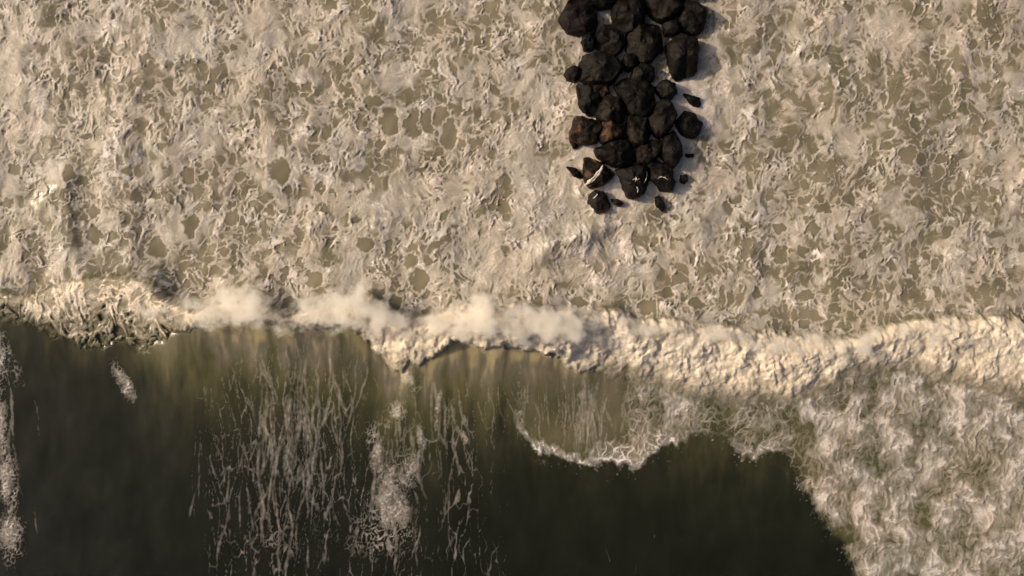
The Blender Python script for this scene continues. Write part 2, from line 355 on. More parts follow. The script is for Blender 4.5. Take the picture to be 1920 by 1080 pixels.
smear = np.clip(smear_at * 1.2 - 0.45 + 0.95 * fbm((X + perlin(X / 0.5, Y / 0.9, 195) * 0.25) / 0.34, Y / 0.8, 5, 197, 0.65), 0, 0.8) * smooth(0.08, 0.3, smear_at) * (0.8 + 0.8 * fbm(X / 0.16, Y / 0.16, 2, 199))
dark_T = np.maximum.reduce([smear, veins * 0.8, streak * (0.68 + 0.55 * fbm(X / 0.22, Y / 0.4, 2, 125)) * (1 - 0.6 * smooth(1480, 1520, PX)), lace_T, torn_T])

# ------------------------------------------------------------------ the white roll of the breaker
top_edge = smooth(-8, 6, PY - YU); soft_low = smooth(1080, 1230, PX)
low_edge = smooth(8 + 34 * soft_low, -8 - 22 * soft_low, PY - YL)
roll = top_edge * low_edge
left_run = smooth(380, 330, PX)                   # the left end runs out in sheets of foam
u = np.clip((PY - YU) / np.maximum(YL - YU, 8), 0, 1)
lip = smooth(800, 850, PX) * smooth(1120, 1040, PX) + blob(740, 650, 50, 40) * 0.35          
dome = np.clip(4 * u * (1 - u), 0, 1) ** 0.45 * lip + (1 - lip) * np.clip(u / 0.28, 0, 1) ** 0.6 * np.clip((1 - u) / 0.72, 0, 1) ** 1.15
bx = X + fbm(X / 0.9, Y / 0.9, 4, 131) * 0.5; by = Y + fbm(X / 0.9, Y / 0.9, 4, 133) * 0.5
def puffs(sc, seed):
    f1, f2, rid = worley(bx / sc, by / sc, seed)
    return np.clip(1 - f1 * f1 * 1.35, 0, 1) * (0.6 + 0.4 * rid)
billow = puffs(1.5, 21) * 0.46 + puffs(0.70, 22) * 0.24 + puffs(0.34, 23) * 0.15 + puffs(0.18, 24) * 0.075
roll_hf = curve([(-140, 0.25), (0, 0.3), (330, 0.25), (420, 0.16), (540, 0.12), (620, 0.25), (660, 0.5), (720, 0.9), (790, 0.8), (860, 1.3), (950, 1.5), (1030, 1.3),
                (1100, 1.0), (1300, 0.85), (1500, 0.8), (1620, 0.75), (1760, 0.6), (1920, 0.45), (2060, 0.45)])
roll_h = roll_hf(PX).astype(F)
roll_h = 0.85 * roll_h * (0.72 + 0.28 * lip) * (0.9 + 0.9 * fbm(X / 1.7, Y / 1.4, 3, 137))
roll_z = roll * roll_h * dome * (0.35 + 0.95 * billow) * (1 - 0.93 * left_run) + (1 - lip) * roll * billow * 0.36 * (1 - 0.95 * left_run) + roll * left_run * (grain * 0.6 + ridged(BX / 1.6 + BY / 1.3, BY / 1.0 - BX / 2.6, 3, 201, 0.5) * 0.07) * smooth(0.3, 0.8, T)

# ------------------------------------------------------------------ join it all into one thickness and one height
surf_T = np.maximum(T, calm * (0.82 + 0.3 * fbm(AX2 / 0.5, AY2 / 0.5, 3, 167)))
Tall = surf_T * smooth(14, -8, PY - YU) + 0
lip2 = smooth(800, 850, PX) * smooth(1120, 1040, PX)
fray = (1 - lip2) * smooth(0.62, 1.12, u + 0.35 * fbm(AX2 / 0.9, AY2 / 1.1, 3, 161))
roll_T = 0.74 + 0.34 * billow + 0.22 * (1 - lip) * marble + 0.15 * fbm(X / 0.25, Y / 0.25, 2, 163) - 0.55 * fray * (1 - fil)
sheet_T = np.clip(T * 0.9 + 0.28 + 0.35 * marble_f + 0.15 * fil - 0.85 * smooth(0.35, 1.0, u + 0.6 * fbm(BX / 1.1 + BY / 2.0, BY / 0.8, 4, 165)), 0, 1.1)
roll_T = roll_T * (1 - left_run) + sheet_T * left_run
Tall = np.maximum(Tall, roll * roll_T)
Tall = np.maximum(Tall, dark_T * sea_side)
torn_zone = np.clip(torn, 0, 1) * inside * sea_side
relief = shore * grain * (1 - 0.6 * calm) + torn_zone * (g1 * 0.018 + g2 * 0.014 + coarse_ridges * 0.045 + fil * 0.010)
foam_z = water_z + (Tall - 0.13) * (0.010 + 0.009 * smooth(0.2, 0.7, Tall)) + relief * smooth(0.30, 0.85, Tall) + roll_z
water_z = water_z - 0.02 * roll - roll * 0.1

aer_glow = 0.80 * smooth(20, -20, PY - YU)
glow = np.exp(-np.clip(PY - YL, 0, 999) / 100.0) * (1.08 + 1.0 * fbm(X / 0.9 + fbm(X / 2, Y / 3, 2, 7) * 0.5, Y / 5.0, 4, 145, 0.65)) * smooth(-10, 5, PY - YL)  # light glowing through the wave face, painted into the water colour
aer_glow = np.maximum(aer_glow * (1 - 0.6 * left_run * roll), roll * (0.85 - 0.3 * left_run))
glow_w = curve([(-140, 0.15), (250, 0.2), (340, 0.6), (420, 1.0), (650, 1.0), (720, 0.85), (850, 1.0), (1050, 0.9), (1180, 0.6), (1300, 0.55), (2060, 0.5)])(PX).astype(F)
aer_glow = np.maximum(aer_glow, glow * glow_w)
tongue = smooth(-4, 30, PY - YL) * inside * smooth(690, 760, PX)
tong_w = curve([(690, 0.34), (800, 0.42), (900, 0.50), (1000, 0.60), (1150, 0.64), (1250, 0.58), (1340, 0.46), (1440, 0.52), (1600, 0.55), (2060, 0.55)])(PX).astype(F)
aer_glow = np.maximum(aer_glow, tongue * tong_w * (0.85 + 0.3 * fbm(X / 0.5, Y / 3.0, 3, 141)))
aer_glow = np.maximum(aer_glow, blob(690, 690, 60, 110, 0.2) * 0.42 * sea_side)
aer_glow = np.maximum(aer_glow, np.clip(0.30 * smooth(300, 420, PX) * smooth(760, 640, PX) + 0.13 * smooth(720, 900, PX), 0, 1) * (0.6 + 0.8 * fbm(X / 0.7, Y / 5, 3, 143)) * smooth(1000, 620, PY))  # wave face lightened further as part of the painted glow
aer_glow = np.clip(aer_glow, 0, 1).astype(F)
murk = np.clip(0.5 + 0.9 * fbm(X / 2.2, Y / 2.6, 3, 151), 0, 1)

# ------------------------------------------------------------------ node helpers and materials
def new_mat(name):
    m = bpy.data.materials.new(name); m.use_nodes = True
    nt = m.node_tree
    return m, nt, nt.nodes['Principled BSDF']
def attr(nt, name):
    n = nt.nodes.new('ShaderNodeAttribute'); n.attribute_name = name
    return n.outputs['Fac']
def ramp(nt, fac, stops):
    n = nt.nodes.new('ShaderNodeValToRGB')
    e = n.color_ramp.elements
    while len(e) < len(stops): e.new(0.5)
    for el, (p, c) in zip(e, stops):
        el.position = p; el.color = (*c, 1)
    nt.links.new(fac, n.inputs['Fac'])
    return n.outputs['Color']
def noise(nt, scale, detail=4, rough=0.6, coords='Object'):
    tc = nt.nodes.new('ShaderNodeTexCoord')
    n = nt.nodes.new('ShaderNodeTexNoise')
    n.inputs['Scale'].default_value = scale; n.inputs['Detail'].default_value = detail; n.inputs['Roughness'].default_value = rough
    nt.links.new(tc.outputs[coords], n.inputs['Vector'])
    return n.outputs['Fac']
def mixc(nt, fac, a, b, mode='MIX'):
    n = nt.nodes.new('ShaderNodeMix'); n.data_type = 'RGBA'; n.blend_type = mode
    for sock, v in ((n.inputs['Factor'], fac), (n.inputs['A'], a), (n.inputs['B'], b)):
        if isinstance(v, (int, float)): sock.default_value = v
        elif isinstance(v, tuple): sock.default_value = (*v, 1)
        else: nt.links.new(v, sock)
    return n.outputs['Result']
def bump(nt, height, strength, dist, bsdf):
    b = nt.nodes.new('ShaderNodeBump')
    b.inputs['Strength'].default_value = strength; b.inputs['Distance'].default_value = dist
    nt.links.new(height, b.inputs['Height'])
    nt.links.new(b.outputs['Normal'], bsdf.inputs['Normal'])

WATER_STOPS = [(0.0, (0.0115, 0.0135, 0.0085)), (0.12, (0.028, 0.030, 0.018)), (0.4, (0.120, 0.113, 0.056)), (0.75, (0.225, 0.20, 0.155)), (1.0, (0.48, 0.405, 0.245))]  # golden end also carries the glow painted below the crest
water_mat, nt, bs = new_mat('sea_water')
wcol = ramp(nt, attr(nt, 'aeration_glow'), WATER_STOPS)
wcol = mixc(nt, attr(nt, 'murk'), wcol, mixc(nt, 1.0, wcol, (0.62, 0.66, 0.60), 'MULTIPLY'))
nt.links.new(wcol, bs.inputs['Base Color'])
bs.inputs['Roughness'].default_value = 0.26
bs.inputs['IOR'].default_value = 1.33
bump(nt, noise(nt, 3.0, 5), 0.25, 0.03, bs)
bs.inputs['Subsurface Weight'].default_value = 0.6
bs.inputs['Subsurface Radius'].default_value = (1.0, 0.72, 0.36)
bs.inputs['Subsurface Scale'].default_value = 0.6

def foam_material(name, tones, fine):
    m, nt, bs = new_mat(name)
    thick = attr(nt, 'thickness')
    tint = noise(nt, 0.22, 4)
    fcol = ramp(nt, tint, [(0.32, tones[0]), (0.5, tones[1]), (0.68, tones[2])])
    fac = ramp(nt, thick, [(0.13, (0, 0, 0)), (0.5, (0.26, 0.26, 0.26)), (0.75, (0.44, 0.44, 0.44)), (1.0, (1, 1, 1))])
    speck = noise(nt, 8.0, 6, 0.75)
    fcol = mixc(nt, 0.45, fcol, mixc(nt, 1.0, fcol, ramp(nt, speck, [(0.35, (0.5, 0.47, 0.42)), (0.6, (1, 1, 1))]), 'MULTIPLY'))
    wcol = ramp(nt, attr(nt, 'aeration_glow'), WATER_STOPS)
    wcol = mixc(nt, attr(nt, 'murk'), wcol, mixc(nt, 1.0, wcol, (0.62, 0.66, 0.60), 'MULTIPLY'))
    fcol = mixc(nt, fac, wcol, fcol)
    nt.links.new(fcol, bs.inputs['Base Color'])
    bs.inputs['IOR'].default_value = 1.33
    rgh = nt.nodes.new('ShaderNodeMapRange'); nt.links.new(fac, rgh.inputs['Value'])
    rgh.inputs['To Min'].default_value = 0.34; rgh.inputs['To Max'].default_value = 0.75
    nt.links.new(rgh.outputs[0], bs.inputs['Roughness'])
    bump(nt, noise(nt, 6.0, 8, 0.75), 0.45, fine, bs)
    return m
foam_mat = foam_material('surf_foam', [(0.86, 0.755, 0.69), (0.84, 0.785, 0.755), (0.78, 0.775, 0.785)], 0.045)
breaker_sunwarm_mat = foam_material('breaker_foam', [(0.87, 0.76, 0.62), (0.88, 0.79, 0.66), (0.84, 0.765, 0.67)], 0.05)  # creamier tones put the warm sunlight on the crest into the foam colour

# ------------------------------------------------------------------ meshes of water and foam
C = scene.collection
def grid_mesh(name, xs, ys, zs, keep, attrs, mat):
    ny, nx = zs.shape
    idx = np.arange(ny * nx, dtype=np.int32).reshape(ny, nx)
    q = np.stack([idx[:-1, :-1], idx[:-1, 1:], idx[1:, 1:], idx[1:, :-1]], -1).reshape(-1, 4)
    if keep is not None: q = q[keep.reshape(-1)]
    used = np.zeros(ny * nx, bool); used[q.reshape(-1)] = True
    remap = np.cumsum(used).astype(np.int32) - 1
    q = remap[q]
    co = np.stack([xs.reshape(-1), ys.reshape(-1), zs.reshape(-1)], -1)[used].astype(F)
    me = bpy.data.meshes.new(name)
    me.vertices.add(len(co)); me.vertices.foreach_set('co', co.reshape(-1))
    me.loops.add(q.size); me.loops.foreach_set('vertex_index', q.reshape(-1))
    me.polygons.add(len(q)); me.polygons.foreach_set('loop_start', np.arange(0, q.size, 4, dtype=np.int32))
    me.update(calc_edges=True)
    me.polygons.foreach_set('use_smooth', np.ones(len(q), bool))
    for k, a in attrs.items():
        at = me.attributes.new(k, 'FLOAT', 'POINT'); at.data.foreach_set('value', a.reshape(-1)[used].astype(F))
    me.materials.append(mat)
    o = bpy.data.objects.new(name, me); C.objects.link(o)
    return o

# sea: every second sample inside, stretched far beyond the frame outside
def stretch(g):
    out = [g[-1]]; st = g[-1] - g[-2]
    d = []
    for k in range(26):
        st *= 1.36; d.append(d[-1] + st if d else st)
    d = np.array(d)
    return np.concatenate([(g[0] - d)[::-1], g, g[-1] + d])
sub = (slice(None, None, 2), slice(None, None, 2))
wx_, wy_ = stretch(gx[::2].astype(float)), stretch(gy[::2].astype(float))
pad = 26
WZ = np.pad(water_z[sub], pad, mode='edge'); WA = np.pad(aer_glow[sub], pad, mode='edge'); WM = np.pad(murk[sub], pad, mode='edge')
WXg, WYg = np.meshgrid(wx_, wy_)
sea = grid_mesh('sea', WXg, WYg, WZ, None, {'aeration_glow': WA, 'murk': WM}, water_mat)
sea['kind'] = 'structure'

def cellmax(A): return np.maximum(np.maximum(A[:-1, :-1], A[:-1, 1:]), np.maximum(A[1:, :-1], A[1:, 1:]))
present = cellmax(Tall) > 0.11
cell_roll = (PY[:-1, :-1] > YU[:-1, :-1] - 4) & (PY[:-1, :-1] < YL[:-1, :-1] + 4)
cell_up = PY[:-1, :-1] <= YU[:-1, :-1] - 4
attrs = {'thickness': Tall, 'aeration_glow': aer_glow, 'murk': murk}
o = grid_mesh('surf_foam', X, Y, foam_z, present & cell_up, attrs, foam_mat)
o['kind'] = 'stuff'; o['label'] = 'lacy cream foam with open cells covering the surf above the breaker'; o['category'] = 'sea foam'
o = grid_mesh('breaker_foam', X, Y, foam_z, present & cell_roll, attrs, breaker_sunwarm_mat)
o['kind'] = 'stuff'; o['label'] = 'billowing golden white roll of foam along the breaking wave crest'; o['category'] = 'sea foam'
o = grid_mesh('foam_streaks', X, Y, foam_z, present & ~cell_roll & ~cell_up, attrs, foam_mat)
o['kind'] = 'stuff'; o['label'] = 'torn foam streaks and lace trailing over dark water below the breaker'; o['category'] = 'sea foam'

# ------------------------------------------------------------------ spray thrown up along the crest
spray_x0, spray_x1 = 250.0, 1800.0
spray_y = [(250, 560), (330, 582), (400, 582), (440, 572), (490, 572), (540, 592), (590, 586), (640, 580), (690, 574), (740, 600), (800, 612), (850, 600), (900, 592), (960, 600), (1020, 600), (1080, 606), (1180, 612), (1300, 622), (1420, 640), (1550, 650), (1680, 628), (1800, 618)]
spray_a = [(250, 0.0), (330, 0.1), (380, 0.25), (430, 0.75), (490, 0.8), (545, 0.15), (590, 0.6), (640, 0.8), (700, 1.0), (750, 0.6), (800, 0.25), (850, 0.8), (900, 1.0), (960, 0.7), (1010, 0.9), (1060, 0.65), (1110, 0.35), (1180, 0.2), (1300, 0.3), (1400, 0.15), (1500, 0.3), (1600, 0.35), (1700, 0.2), (1800, 0.0)]
sy_f, sa_f = curve(spray_y), curve(spray_a)
CR = lambda px: float(crest_h(px))
def spray_mesh():
    vs_, fs_ = [], []
    xs = np.linspace(spray_x0, spray_x1, 90); n = 16
    for x in xs:
        wy0 = (540 - float(sy_f(x))) / PPM; z0 = CR(x) + 0.35 + 0.65 * float(roll_hf(x))
        for k in range(n):
            a = k / n * 2 * math.pi
            vs_.append(((x - 960) / PPM, wy0 + math.cos(a) * 1.75, z0 + math.sin(a) * 1.35))
    for i in range(len(xs) - 1):
        for k in range(n):
            fs_.append((i * n + k, i * n + (k + 1) % n, (i + 1) * n + (k + 1) % n, (i + 1) * n + k))
    fs_.append(tuple(range(n))[::-1]); fs_.append(tuple((len(xs) - 1) * n + k for k in range(n)))
    me = bpy.data.meshes.new('spray'); me.from_pydata(vs_, [], fs_); me.update()
    return me
spray_mat = bpy.data.materials.new('spray_mist'); spray_mat.use_nodes = True
nt = spray_mat.node_tree; nt.nodes.remove(nt.nodes['Principled BSDF'])
tc = nt.nodes.new('ShaderNodeTexCoord'); sep = nt.nodes.new('ShaderNodeSeparateXYZ'); nt.links.new(tc.outputs['Object'], sep.inputs[0])
def mth(op, a, b=None, c=None):
    n = nt.nodes.new('ShaderNodeMath'); n.operation = op
    for sck, v in zip(n.inputs, (a, b, c)):
        if v is None: continue
        if isinstance(v, (int, float)): sck.default_value = v
        else: nt.links.new(v, sck)
    return n.outputs[0]
def fcurve(t, f, lo, hi):
    n = nt.nodes.new('ShaderNodeFloatCurve'); cu = n.mapping.curves[0]
    ks = np.linspace(0, 1, 60)
    vals = [(float(f(spray_x0 + k * (spray_x1 - spray_x0))) - lo) / (hi - lo) for k in ks]
    cu.points[0].location = (0, vals[0]); cu.points[1].location = (1, vals[-1])
    for k, v in zip(ks[1:-1], vals[1:-1]): cu.points.new(k, v)
    n.mapping.update(); nt.links.new(t, n.inputs['Value'])
    return mth('MULTIPLY_ADD', n.outputs[0], hi - lo, lo)
t_ = mth('MULTIPLY_ADD', sep.outputs['X'], PPM / (spray_x1 - spray_x0), (960 - spray_x0) / (spray_x1 - spray_x0))
py_c = fcurve(t_, sy_f, 500, 700); amp = fcurve(t_, sa_f, 0, 1); zc = fcurve(t_, lambda x: CR(x) + 0.35 + 0.65 * float(roll_hf(x)), 0, 5)
yc_ = mth('MULTIPLY_ADD', py_c, -1 / PPM, 540 / PPM)
dy_ = mth('DIVIDE', mth('SUBTRACT', sep.outputs['Y'], yc_), 1.7); dz_ = mth('DIVIDE', mth('SUBTRACT', sep.outputs['Z'], zc), 1.3)
r2 = mth('ADD', mth('MULTIPLY', dy_, dy_), mth('MULTIPLY', dz_, dz_))
nz = nt.nodes.new('ShaderNodeTexNoise'); nz.inputs['Scale'].default_value = 0.95; nz.inputs['Detail'].default_value = 7; nz.inputs['Roughness'].default_value = 0.62
nt.links.new(tc.outputs['Object'], nz.inputs['Vector'])
dens = mth('ADD', mth('SUBTRACT', mth('MULTIPLY', amp, 0.62), r2), mth('MULTIPLY_ADD', nz.outputs['Fac'], 3.4, -1.78))
dens = mth('MULTIPLY', mth('MAXIMUM', dens, 0.0), SPRAY_DENSITY)
dens = mth('MINIMUM', dens, 9.0)
dens = mth('MULTIPLY', dens, mth('LESS_THAN', r2, 1.0))
pv = nt.nodes.new('ShaderNodeVolumePrincipled'); pv.inputs['Color'].default_value = (0.999, 0.985, 0.945, 1); pv.inputs['Anisotropy'].default_value = 0.0
nt.links.new(dens, pv.inputs['Density']); nt.links.new(pv.outputs[0], nt.nodes['Material Output'].inputs['Volume'])
me = spray_mesh(); me.materials.append(spray_mat)
o = bpy.data.objects.new('spray', me); C.objects.link(o)
o['kind'] = 'stuff'; o['label'] = 'soft golden mist of spray blown up along the crest'; o['category'] = 'spray'

# ------------------------------------------------------------------ boulders of the groyne
def rock_material(name, brown, dark, amount, olive=0.0):
    m, nt, bs = new_mat(name)
    n1 = noise(nt, 1.6, 5, 0.6); n2 = noise(nt, 6.0, 6, 0.7)
    c = mixc(nt, ramp(nt, n1, [(0.62 - amount, (0, 0, 0)), (0.74 - amount, (1, 1, 1))]), dark, brown)
    c = mixc(nt, 0.8, c, mixc(nt, 1.0, c, ramp(nt, n2, [(0.3, (0.35, 0.35, 0.35)), (0.65, (1.3, 1.25, 1.2))]), 'MULTIPLY'))
    nt.links.new(c, bs.inputs['Base Color'])
    nt.links.new(ramp(nt, n2, [(0.35, (0.28, 0.28, 0.28)), (0.6, (0.7, 0.7, 0.7))]), bs.inputs['Roughness'])
    bs.inputs['Specular IOR Level'].default_value = 0.13
    bump(nt, noise(nt, 5.0, 8, 0.7), 0.8, 0.08, bs)
    return m
ROCK = {'black': rock_material('black_wet_rock', (0.014, 0.011, 0.008), (0.006, 0.0055, 0.0048), 0.1),
        'brown': rock_material('brown_weedy_rock', (0.110, 0.052, 0.026), (0.012, 0.010, 0.008), 0.12),
        'olive': rock_material('olive_weedy_rock', (0.026, 0.020, 0.010), (0.008, 0.007, 0.005), 0.10),
        'plum': rock_material('plum_dark_rock', (0.016, 0.011, 0.011), (0.008, 0.0068, 0.007), 0.15)}

def rock_mesh(name, outline, top, seed, mat, sharp=3.0, tilt=(0, 0)):
    pts = np.array(outline, float)
    top = top * 0.84 + (0.12 if top < 0.6 else 0)
    z_mid = top * 0.7
    k = 1 - z_mid / CAM_H                                   # the outline is seen at about this height
    P = np.stack([(pts[:, 0] - 960) / PPM * k, (540 - pts[:, 1]) / PPM * k], -1)
    c = P.mean(0); Q = P - c
    na, nr = 44, 15
    ang = np.linspace(-math.pi, math.pi, na, endpoint=False)
    # radius of the outline polygon along each direction
    rad = np.zeros(na)
    for i, a in enumerate(ang):
        d = np.array([math.cos(a), math.sin(a)]); best = 0
        for j in range(len(Q)):
            p, q = Q[j], Q[(j + 1) % len(Q)]
            e = q - p; den = d[0] * e[1] - d[1] * e[0]
            if abs(den) < 1e-9: continue
            t = (p[0] * e[1] - p[1] * e[0]) / den; s_ = (p[0] * d[1] - p[1] * d[0]) / den
            if t > 0 and -1e-6 <= s_ <= 1 + 1e-6: best = max(best, t)
        rad[i] = best if best > 0 else 0.1
    rr = np.random.RandomState(seed)
    rad = rad + 0.085
    size = rad.mean()
    planes = []
    for k_ in range(9):
        a = rr.uniform(0, 2 * math.pi); sl = rr.uniform(0.15, 0.9)
        planes.append((math.cos(a) * sl, math.sin(a) * sl, top * rr.uniform(0.92, 1.02) + sl * size * rr.uniform(0.25, 0.6)))
    verts = []; faces = []
    fr = [0.12, 0.25, 0.38, 0.5, 0.6, 0.7, 0.78, 0.85, 0.91, 0.955, 0.985, 1.0, 1.01, 1.0, 0.95]
    drop = [0, 0, 0, 0, 0, 0, 0, 0, 0, 0, 0, 0, 0.45, 1.0, 1.7]
    def zat(x, y, f):
        z = top * (1 - f ** 4 * 0.30 - f ** 16 * 0.25)
        for (a, b, d) in planes: z = min(z, d - a * x - b * y)
        return max(z + tilt[0] * x + tilt[1] * y, 0.10 * top)
    verts.append((c[0], c[1], zat(0, 0, 0)))
    for r_i in range(nr):
        for i, a in enumerate(ang):
            f = fr[r_i]
            x, y = math.cos(a) * rad[i] * f, math.sin(a) * rad[i] * f
            wx, wy = x + c[0], y + c[1]
            z = zat(x, y, min(f, 1)) - drop[r_i] * 0.7
            n = float(fbm(np.array([wx * 2.2 + seed]), np.array([wy * 2.2 + z]), 4, 5)[0])
            n2 = float(perlin(np.array([wx * 1.1 + seed * 3]), np.array([wy * 1.1 - z * 1.3]), 8)[0])
            z += (n * 0.16 + n2 * 0.20) * min(1, size)
            jx = float(perlin(np.array([wx * 4 + 9]), np.array([wy * 4 + z * 3]), 15)[0]) * 0.07 * f
            verts.append((wx + jx * math.cos(a), wy + jx * math.sin(a), z))
    for i in range(na): faces.append((0, 1 + i, 1 + (i + 1) % na))
    for r_i in range(nr - 1):
        for i in range(na):
            a = 1 + r_i * na + i; b = 1 + r_i * na + (i + 1) % na
            faces.append((a, a + na, b + na, b))
    me = bpy.data.meshes.new(name)
    me.from_pydata(verts, [], faces); me.update()
    me.polygons.foreach_set('use_smooth', np.ones(len(faces), bool))
    me.set_sharp_from_angle(angle=math.radians(24))
    me.materials.append(mat)
    o = bpy.data.objects.new(name, me); C.objects.link(o)
    # put the origin at the base
    off = Vector((c[0], c[1], 0))
    for v in me.vertices: v.co -= off
    o.location = off
    o['category'] = 'rock'; o['group'] = 'boulders of the groyne'
    return o

ROCKS = [
    ('boulder', 'dark ragged boulder at the upper left edge of the rock pile', 'black', 1.25, [(1082, 158), (1084, 173), (1088, 188), (1089, 199), (1103, 214), (1119, 212), (1124, 200), (1131, 190), (1125, 175), (1108, 160)]),
    ('boulder', 'brown topped boulder wedged between the ragged one and the big black one above', 'brown', 1.1, [(1103, 166), (1108, 176), (1122, 183), (1133, 184), (1142, 172), (1138, 154), (1116, 150)]),
    ('boulder', 'broad olive boulder covered in weed, left of the biggest black boulder', 'olive', 1.6, [(1139, 176), (1156, 182), (1172, 197), (1171, 220), (1165, 230), (1148, 233), (1125, 224), (1119, 214), (1124, 200), (1132, 187)]),
    ('boulder', 'rust brown boulder with a notched top, leftmost of the pile', 'brown', 1.3, [(1082, 217), (1094, 218), (1103, 224), (1110, 222), (1124, 227), (1130, 235), (1127, 249), (1121, 255), (1122, 264), (1107, 268), (1085, 267), (1071, 259), (1070, 246), (1076, 236), (1076, 226)]),
    ('boulder', 'dark boulder with a reddish crest, between the rust brown one and the centre', 'brown', 1.5, [(1130, 230), (1144, 226), (1156, 232), (1171, 233), (1178, 242), (1177, 256), (1165, 258), (1147, 264), (1132, 267), (1125, 258), (1127, 246)]),
    ('boulder', 'biggest black boulder, smooth topped, at the top middle of the pile', 'black', 1.75, [(1155, 158), (1162, 176), (1175, 197), (1177, 209), (1186, 217), (1210, 217), (1224, 208), (1228, 194), (1227, 180), (1228, 160), (1200, 146), (1170, 146)]),
    ('boulder', 'black boulder with a pointed lower end at the top right of the pile', 'black', 1.3, [(1229, 165), (1240, 182), (1254, 187), (1260, 181), (1269, 173), (1266, 156), (1244, 150)]),
    ('boulder', 'large rounded black boulder along the right side of the pile', 'black', 1.65, [(1242, 185), (1255, 188), (1264, 200), (1271, 211), (1266, 224), (1261, 236), (1251, 249), (1240, 256), (1230, 252), (1221, 238), (1215, 220), (1228, 208), (1231, 196)]),
    ('boulder', 'black boulder with an olive upper face in the middle of the pile', 'olive', 1.5, [(1178, 217), (1195, 215), (1212, 220), (1221, 238), (1219, 253), (1213, 264), (1204, 271), (1189, 273), (1181, 264), (1178, 249), (1177, 233)]),
    ('boulder', 'black jagged boulder standing apart in pale froth, rightmost of all', 'black', 1.0, [(1286, 208), (1302, 212), (1307, 224), (1317, 230), (1313, 246), (1307, 255), (1290, 255), (1277, 249), (1268, 229), (1278, 218)]),
    ('boulder', 'low slanting dark rock half awash above the rightmost jagged boulder', 'black', 0.55, [(1280, 175), (1290, 176), (1298, 181), (1310, 183), (1314, 194), (1307, 199), (1299, 196), (1290, 186)]),
    ('boulder', 'wide flat topped black boulder ringed by white froth below the centre', 'black', 1.45, [(1116, 276), (1131, 273), (1152, 264), (1176, 261), (1186, 276), (1190, 297), (1189, 307), (1155, 311), (1138, 302), (1121, 292)]),
    ('boulder', 'dark olive boulder right of the wide flat topped one', 'olive', 1.3, [(1193, 283), (1200, 273), (1213, 264), (1234, 262), (1246, 264), (1241, 283), (1231, 297), (1213, 307), (1196, 304)]),
    ('boulder', 'tall black boulder on the right edge, below the large rounded one', 'black', 1.4, [(1246, 256), (1265, 245), (1275, 262), (1280, 286), (1275, 300), (1265, 312), (1251, 304), (1241, 290), (1244, 269)]),
    ('boulder', 'brown boulder with a white trail of foam running across its top', 'brown', 1.15, [(1097, 297), (1106, 295), (1131, 309), (1152, 324), (1148, 331), (1131, 345), (1107, 351), (1099, 341), (1096, 317)]),
    ('boulder', 'black boulder tapering downward with small white splashes on it', 'plum', 1.2, [(1155, 317), (1179, 312), (1213, 310), (1222, 324), (1213, 348), (1207, 362), (1190, 370), (1179, 369), (1172, 352), (1165, 334)]),
    ('boulder', 'plum dark knobbly boulder at the lower right of the pile', 'plum', 1.1, [(1221, 315), (1231, 300), (1248, 308), (1261, 316), (1261, 334), (1267, 340), (1260, 357), (1239, 354), (1231, 340), (1222, 336)]),
    ('boulder', 'brown lone boulder below the pile, washed by foam', 'brown', 0.9, [(1116, 357), (1132, 361), (1139, 374), (1144, 387), (1135, 395), (1121, 398), (1110, 383), (1104, 380), (1107, 366)]),
    ('boulder', 'small dark stone sliver right of the lone lower boulder', 'black', 0.42, [(1147, 373), (1159, 376), (1168, 380), (1162, 385), (1153, 381)]),
    ('boulder', 'small dark wet stone awash at the lower right tip of the groyne', 'black', 0.45, [(1230, 371), (1237, 368), (1240, 377), (1246, 386), (1242, 394), (1233, 385)]),
    ('boulder', 'small grey brown stone awash right of the plum dark boulder', 'plum', 0.36, [(1277, 330), (1287, 328), (1288, 338), (1283, 343), (1277, 341)]),
    ('boulder', 'thin dark stone awash left of the foam streaked brown boulder', 'black', 0.36, [(1062, 311), (1074, 315), (1086, 322), (1092, 331), (1084, 333), (1072, 323)]),
    ('boulder', 'tiny dark stone just below the rust brown leftmost boulder', 'black', 0.4, [(1071, 266), (1080, 267), (1082, 274), (1076, 275)]),
    ('boulder', 'tiny dark stone in froth right of the tall black boulder', 'black', 0.33, [(1287, 288), (1294, 290), (1300, 288), (1298, 293), (1290, 293)]),
]
rock_objs = []
for i, (nm, label, kind, top, outline) in enumerate(ROCKS):
    o = rock_mesh(nm, outline, top, 11 + i * 7, ROCK[kind])
    o['label'] = label
    rock_objs.append(o)

# the groyne goes on towards the shore
rr = random.Random(4)
spots = []
for t in range(900):                                   # big ones first, then smaller ones in the gaps
    r = 38 if t < 60 else (30 if t < 300 else rr.uniform(13, 24))
    qx, qy = rr.uniform(1074, 1300), rr.uniform(-40, 138)
    if all(math.hypot(qx - a, qy - b) > (r + c) * 0.86 for a, b, c in spots) and qy + r < 172: spots.append((qx, qy, r))
for k, (cxp, cyp, r0) in enumerate(spots):
    if True:
        row = 0
        m = rr.randint(6, 9); a0 = rr.uniform(0, 6); ex = rr.uniform(0.85, 1.2)
        ol = []
        for j in range(m):
            a = a0 + j / m * 2 * math.pi + rr.uniform(-0.3, 0.3)
            r = r0 * rr.uniform(0.85, 1.12)
            ol.append((cxp + math.cos(a) * r * ex, cyp - math.sin(a) * r / ex))
        o = rock_mesh('boulder', ol, rr.uniform(1.1, 1.7), 300 + k, ROCK[rr.choice(['black', 'black', 'olive', 'black', 'plum'])])
        o['label'] = 'dark wet boulder of the upper groyne, further up than the biggest black one'
        o['group'] = 'boulders of the upper groyne'

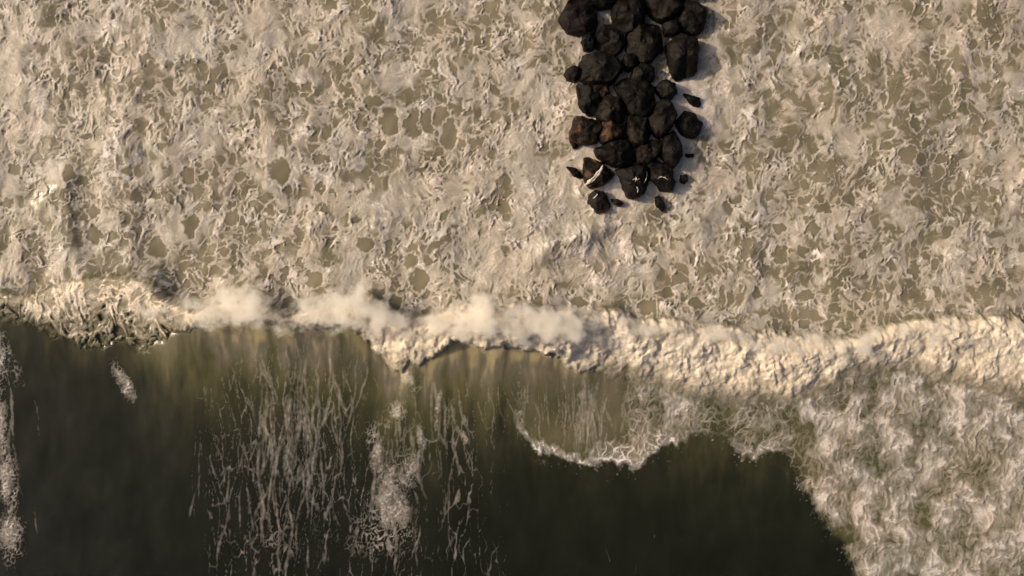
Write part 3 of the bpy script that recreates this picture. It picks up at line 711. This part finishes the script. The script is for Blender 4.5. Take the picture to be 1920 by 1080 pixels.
# ------------------------------------------------------------------ foam running over two of the boulders
from mathutils.bvhtree import BVHTree
froth_mat, nt, bs = new_mat('running_froth')
nt.links.new(ramp(nt, noise(nt, 9.0, 4), [(0.35, (0.42, 0.37, 0.32)), (0.6, (0.74, 0.69, 0.63))]), bs.inputs['Base Color'])
bs.inputs['Roughness'].default_value = 0.6
bump(nt, noise(nt, 16.0, 4), 0.5, 0.03, bs)
def trail(rock, path, width, seed, name):
    me0 = rock.data
    bvh = BVHTree.FromPolygons([v.co.copy() for v in me0.vertices], [tuple(p.vertices) for p in me0.polygons])
    r = random.Random(seed)
    P = np.array(path, float); k = 1 - 0.9 / CAM_H
    L = np.concatenate([[0], np.cumsum(np.hypot(*np.diff(P, axis=0).T))]); n = max(6, int(L[-1] / 2.0))
    V, Fc = [], []; na = 6
    for i in range(n + 1):
        d = L[-1] * i / n
        qx = np.interp(d, L, P[:, 0]); qy = np.interp(d, L, P[:, 1])
        q2x = np.interp(min(d + 1, L[-1]), L, P[:, 0]) - np.interp(max(d - 1, 0), L, P[:, 0]); q2y = np.interp(min(d + 1, L[-1]), L, P[:, 1]) - np.interp(max(d - 1, 0), L, P[:, 1])
        h = math.hypot(q2x, q2y) or 1; nxp, nyp = -q2y / h, q2x / h
        w = width * (0.35 + 0.9 * r.random()) * min(1, 0.3 + i / 3, 0.3 + (n - i) / 3); sh = r.uniform(-0.5, 0.5)
        for a in range(na + 1):
            t = (a / na - 0.5) * 2
            px_, py_ = qx + nxp * (t * w + sh), qy + nyp * (t * w + sh)
            x, y = (px_ - 960) / PPM * k - rock.location.x, (540 - py_) / PPM * k - rock.location.y
            hit = bvh.ray_cast(Vector((x, y, 20)), Vector((0, 0, -1)))[0]
            z = hit.z if hit is not None else 0.05
            V.append((x, y, z + 0.05 * (1 - t * t) - 0.012 + r.uniform(-0.008, 0.012)))
    for i in range(n):
        for a in range(na):
            b = i * (na + 1) + a
            Fc.append((b, b + 1, b + na + 2, b + na + 1))
    me = bpy.data.meshes.new(name); me.from_pydata(V, [], Fc); me.update()
    me.polygons.foreach_set('use_smooth', np.ones(len(Fc), bool))
    me.materials.append(froth_mat)
    o = bpy.data.objects.new(name, me); C.objects.link(o); o.parent = rock
    return o
trail(rock_objs[14], [(1131, 309), (1128, 317), (1120, 325), (1113, 333), (1105, 340), (1099, 345)], 3.4, 3, 'foam_trail')
trail(rock_objs[14], [(1126, 318), (1124, 326), (1116, 335), (1108, 343)], 1.5, 4, 'foam_trail')
trail(rock_objs[15], [(1185, 338), (1190, 335), (1194, 338), (1199, 335)], 1.5, 5, 'foam_splash')
trail(rock_objs[15], [(1192, 332), (1193, 337), (1190, 341)], 1.0, 6, 'foam_splash')
trail(rock_objs[15], [(1193, 350), (1196, 356), (1195, 362)], 2.0, 7, 'foam_splash')
trail(rock_objs[15], [(1207, 343), (1212, 337), (1215, 328), (1214, 320)], 0.9, 8, 'foam_splash')
trail(rock_objs[16], [(1233, 336), (1238, 332), (1246, 333), (1252, 338)], 1.0, 9, 'foam_splash')
trail(rock_objs[17], [(1112, 372), (1118, 368), (1121, 363)], 1.3, 10, 'foam_splash')
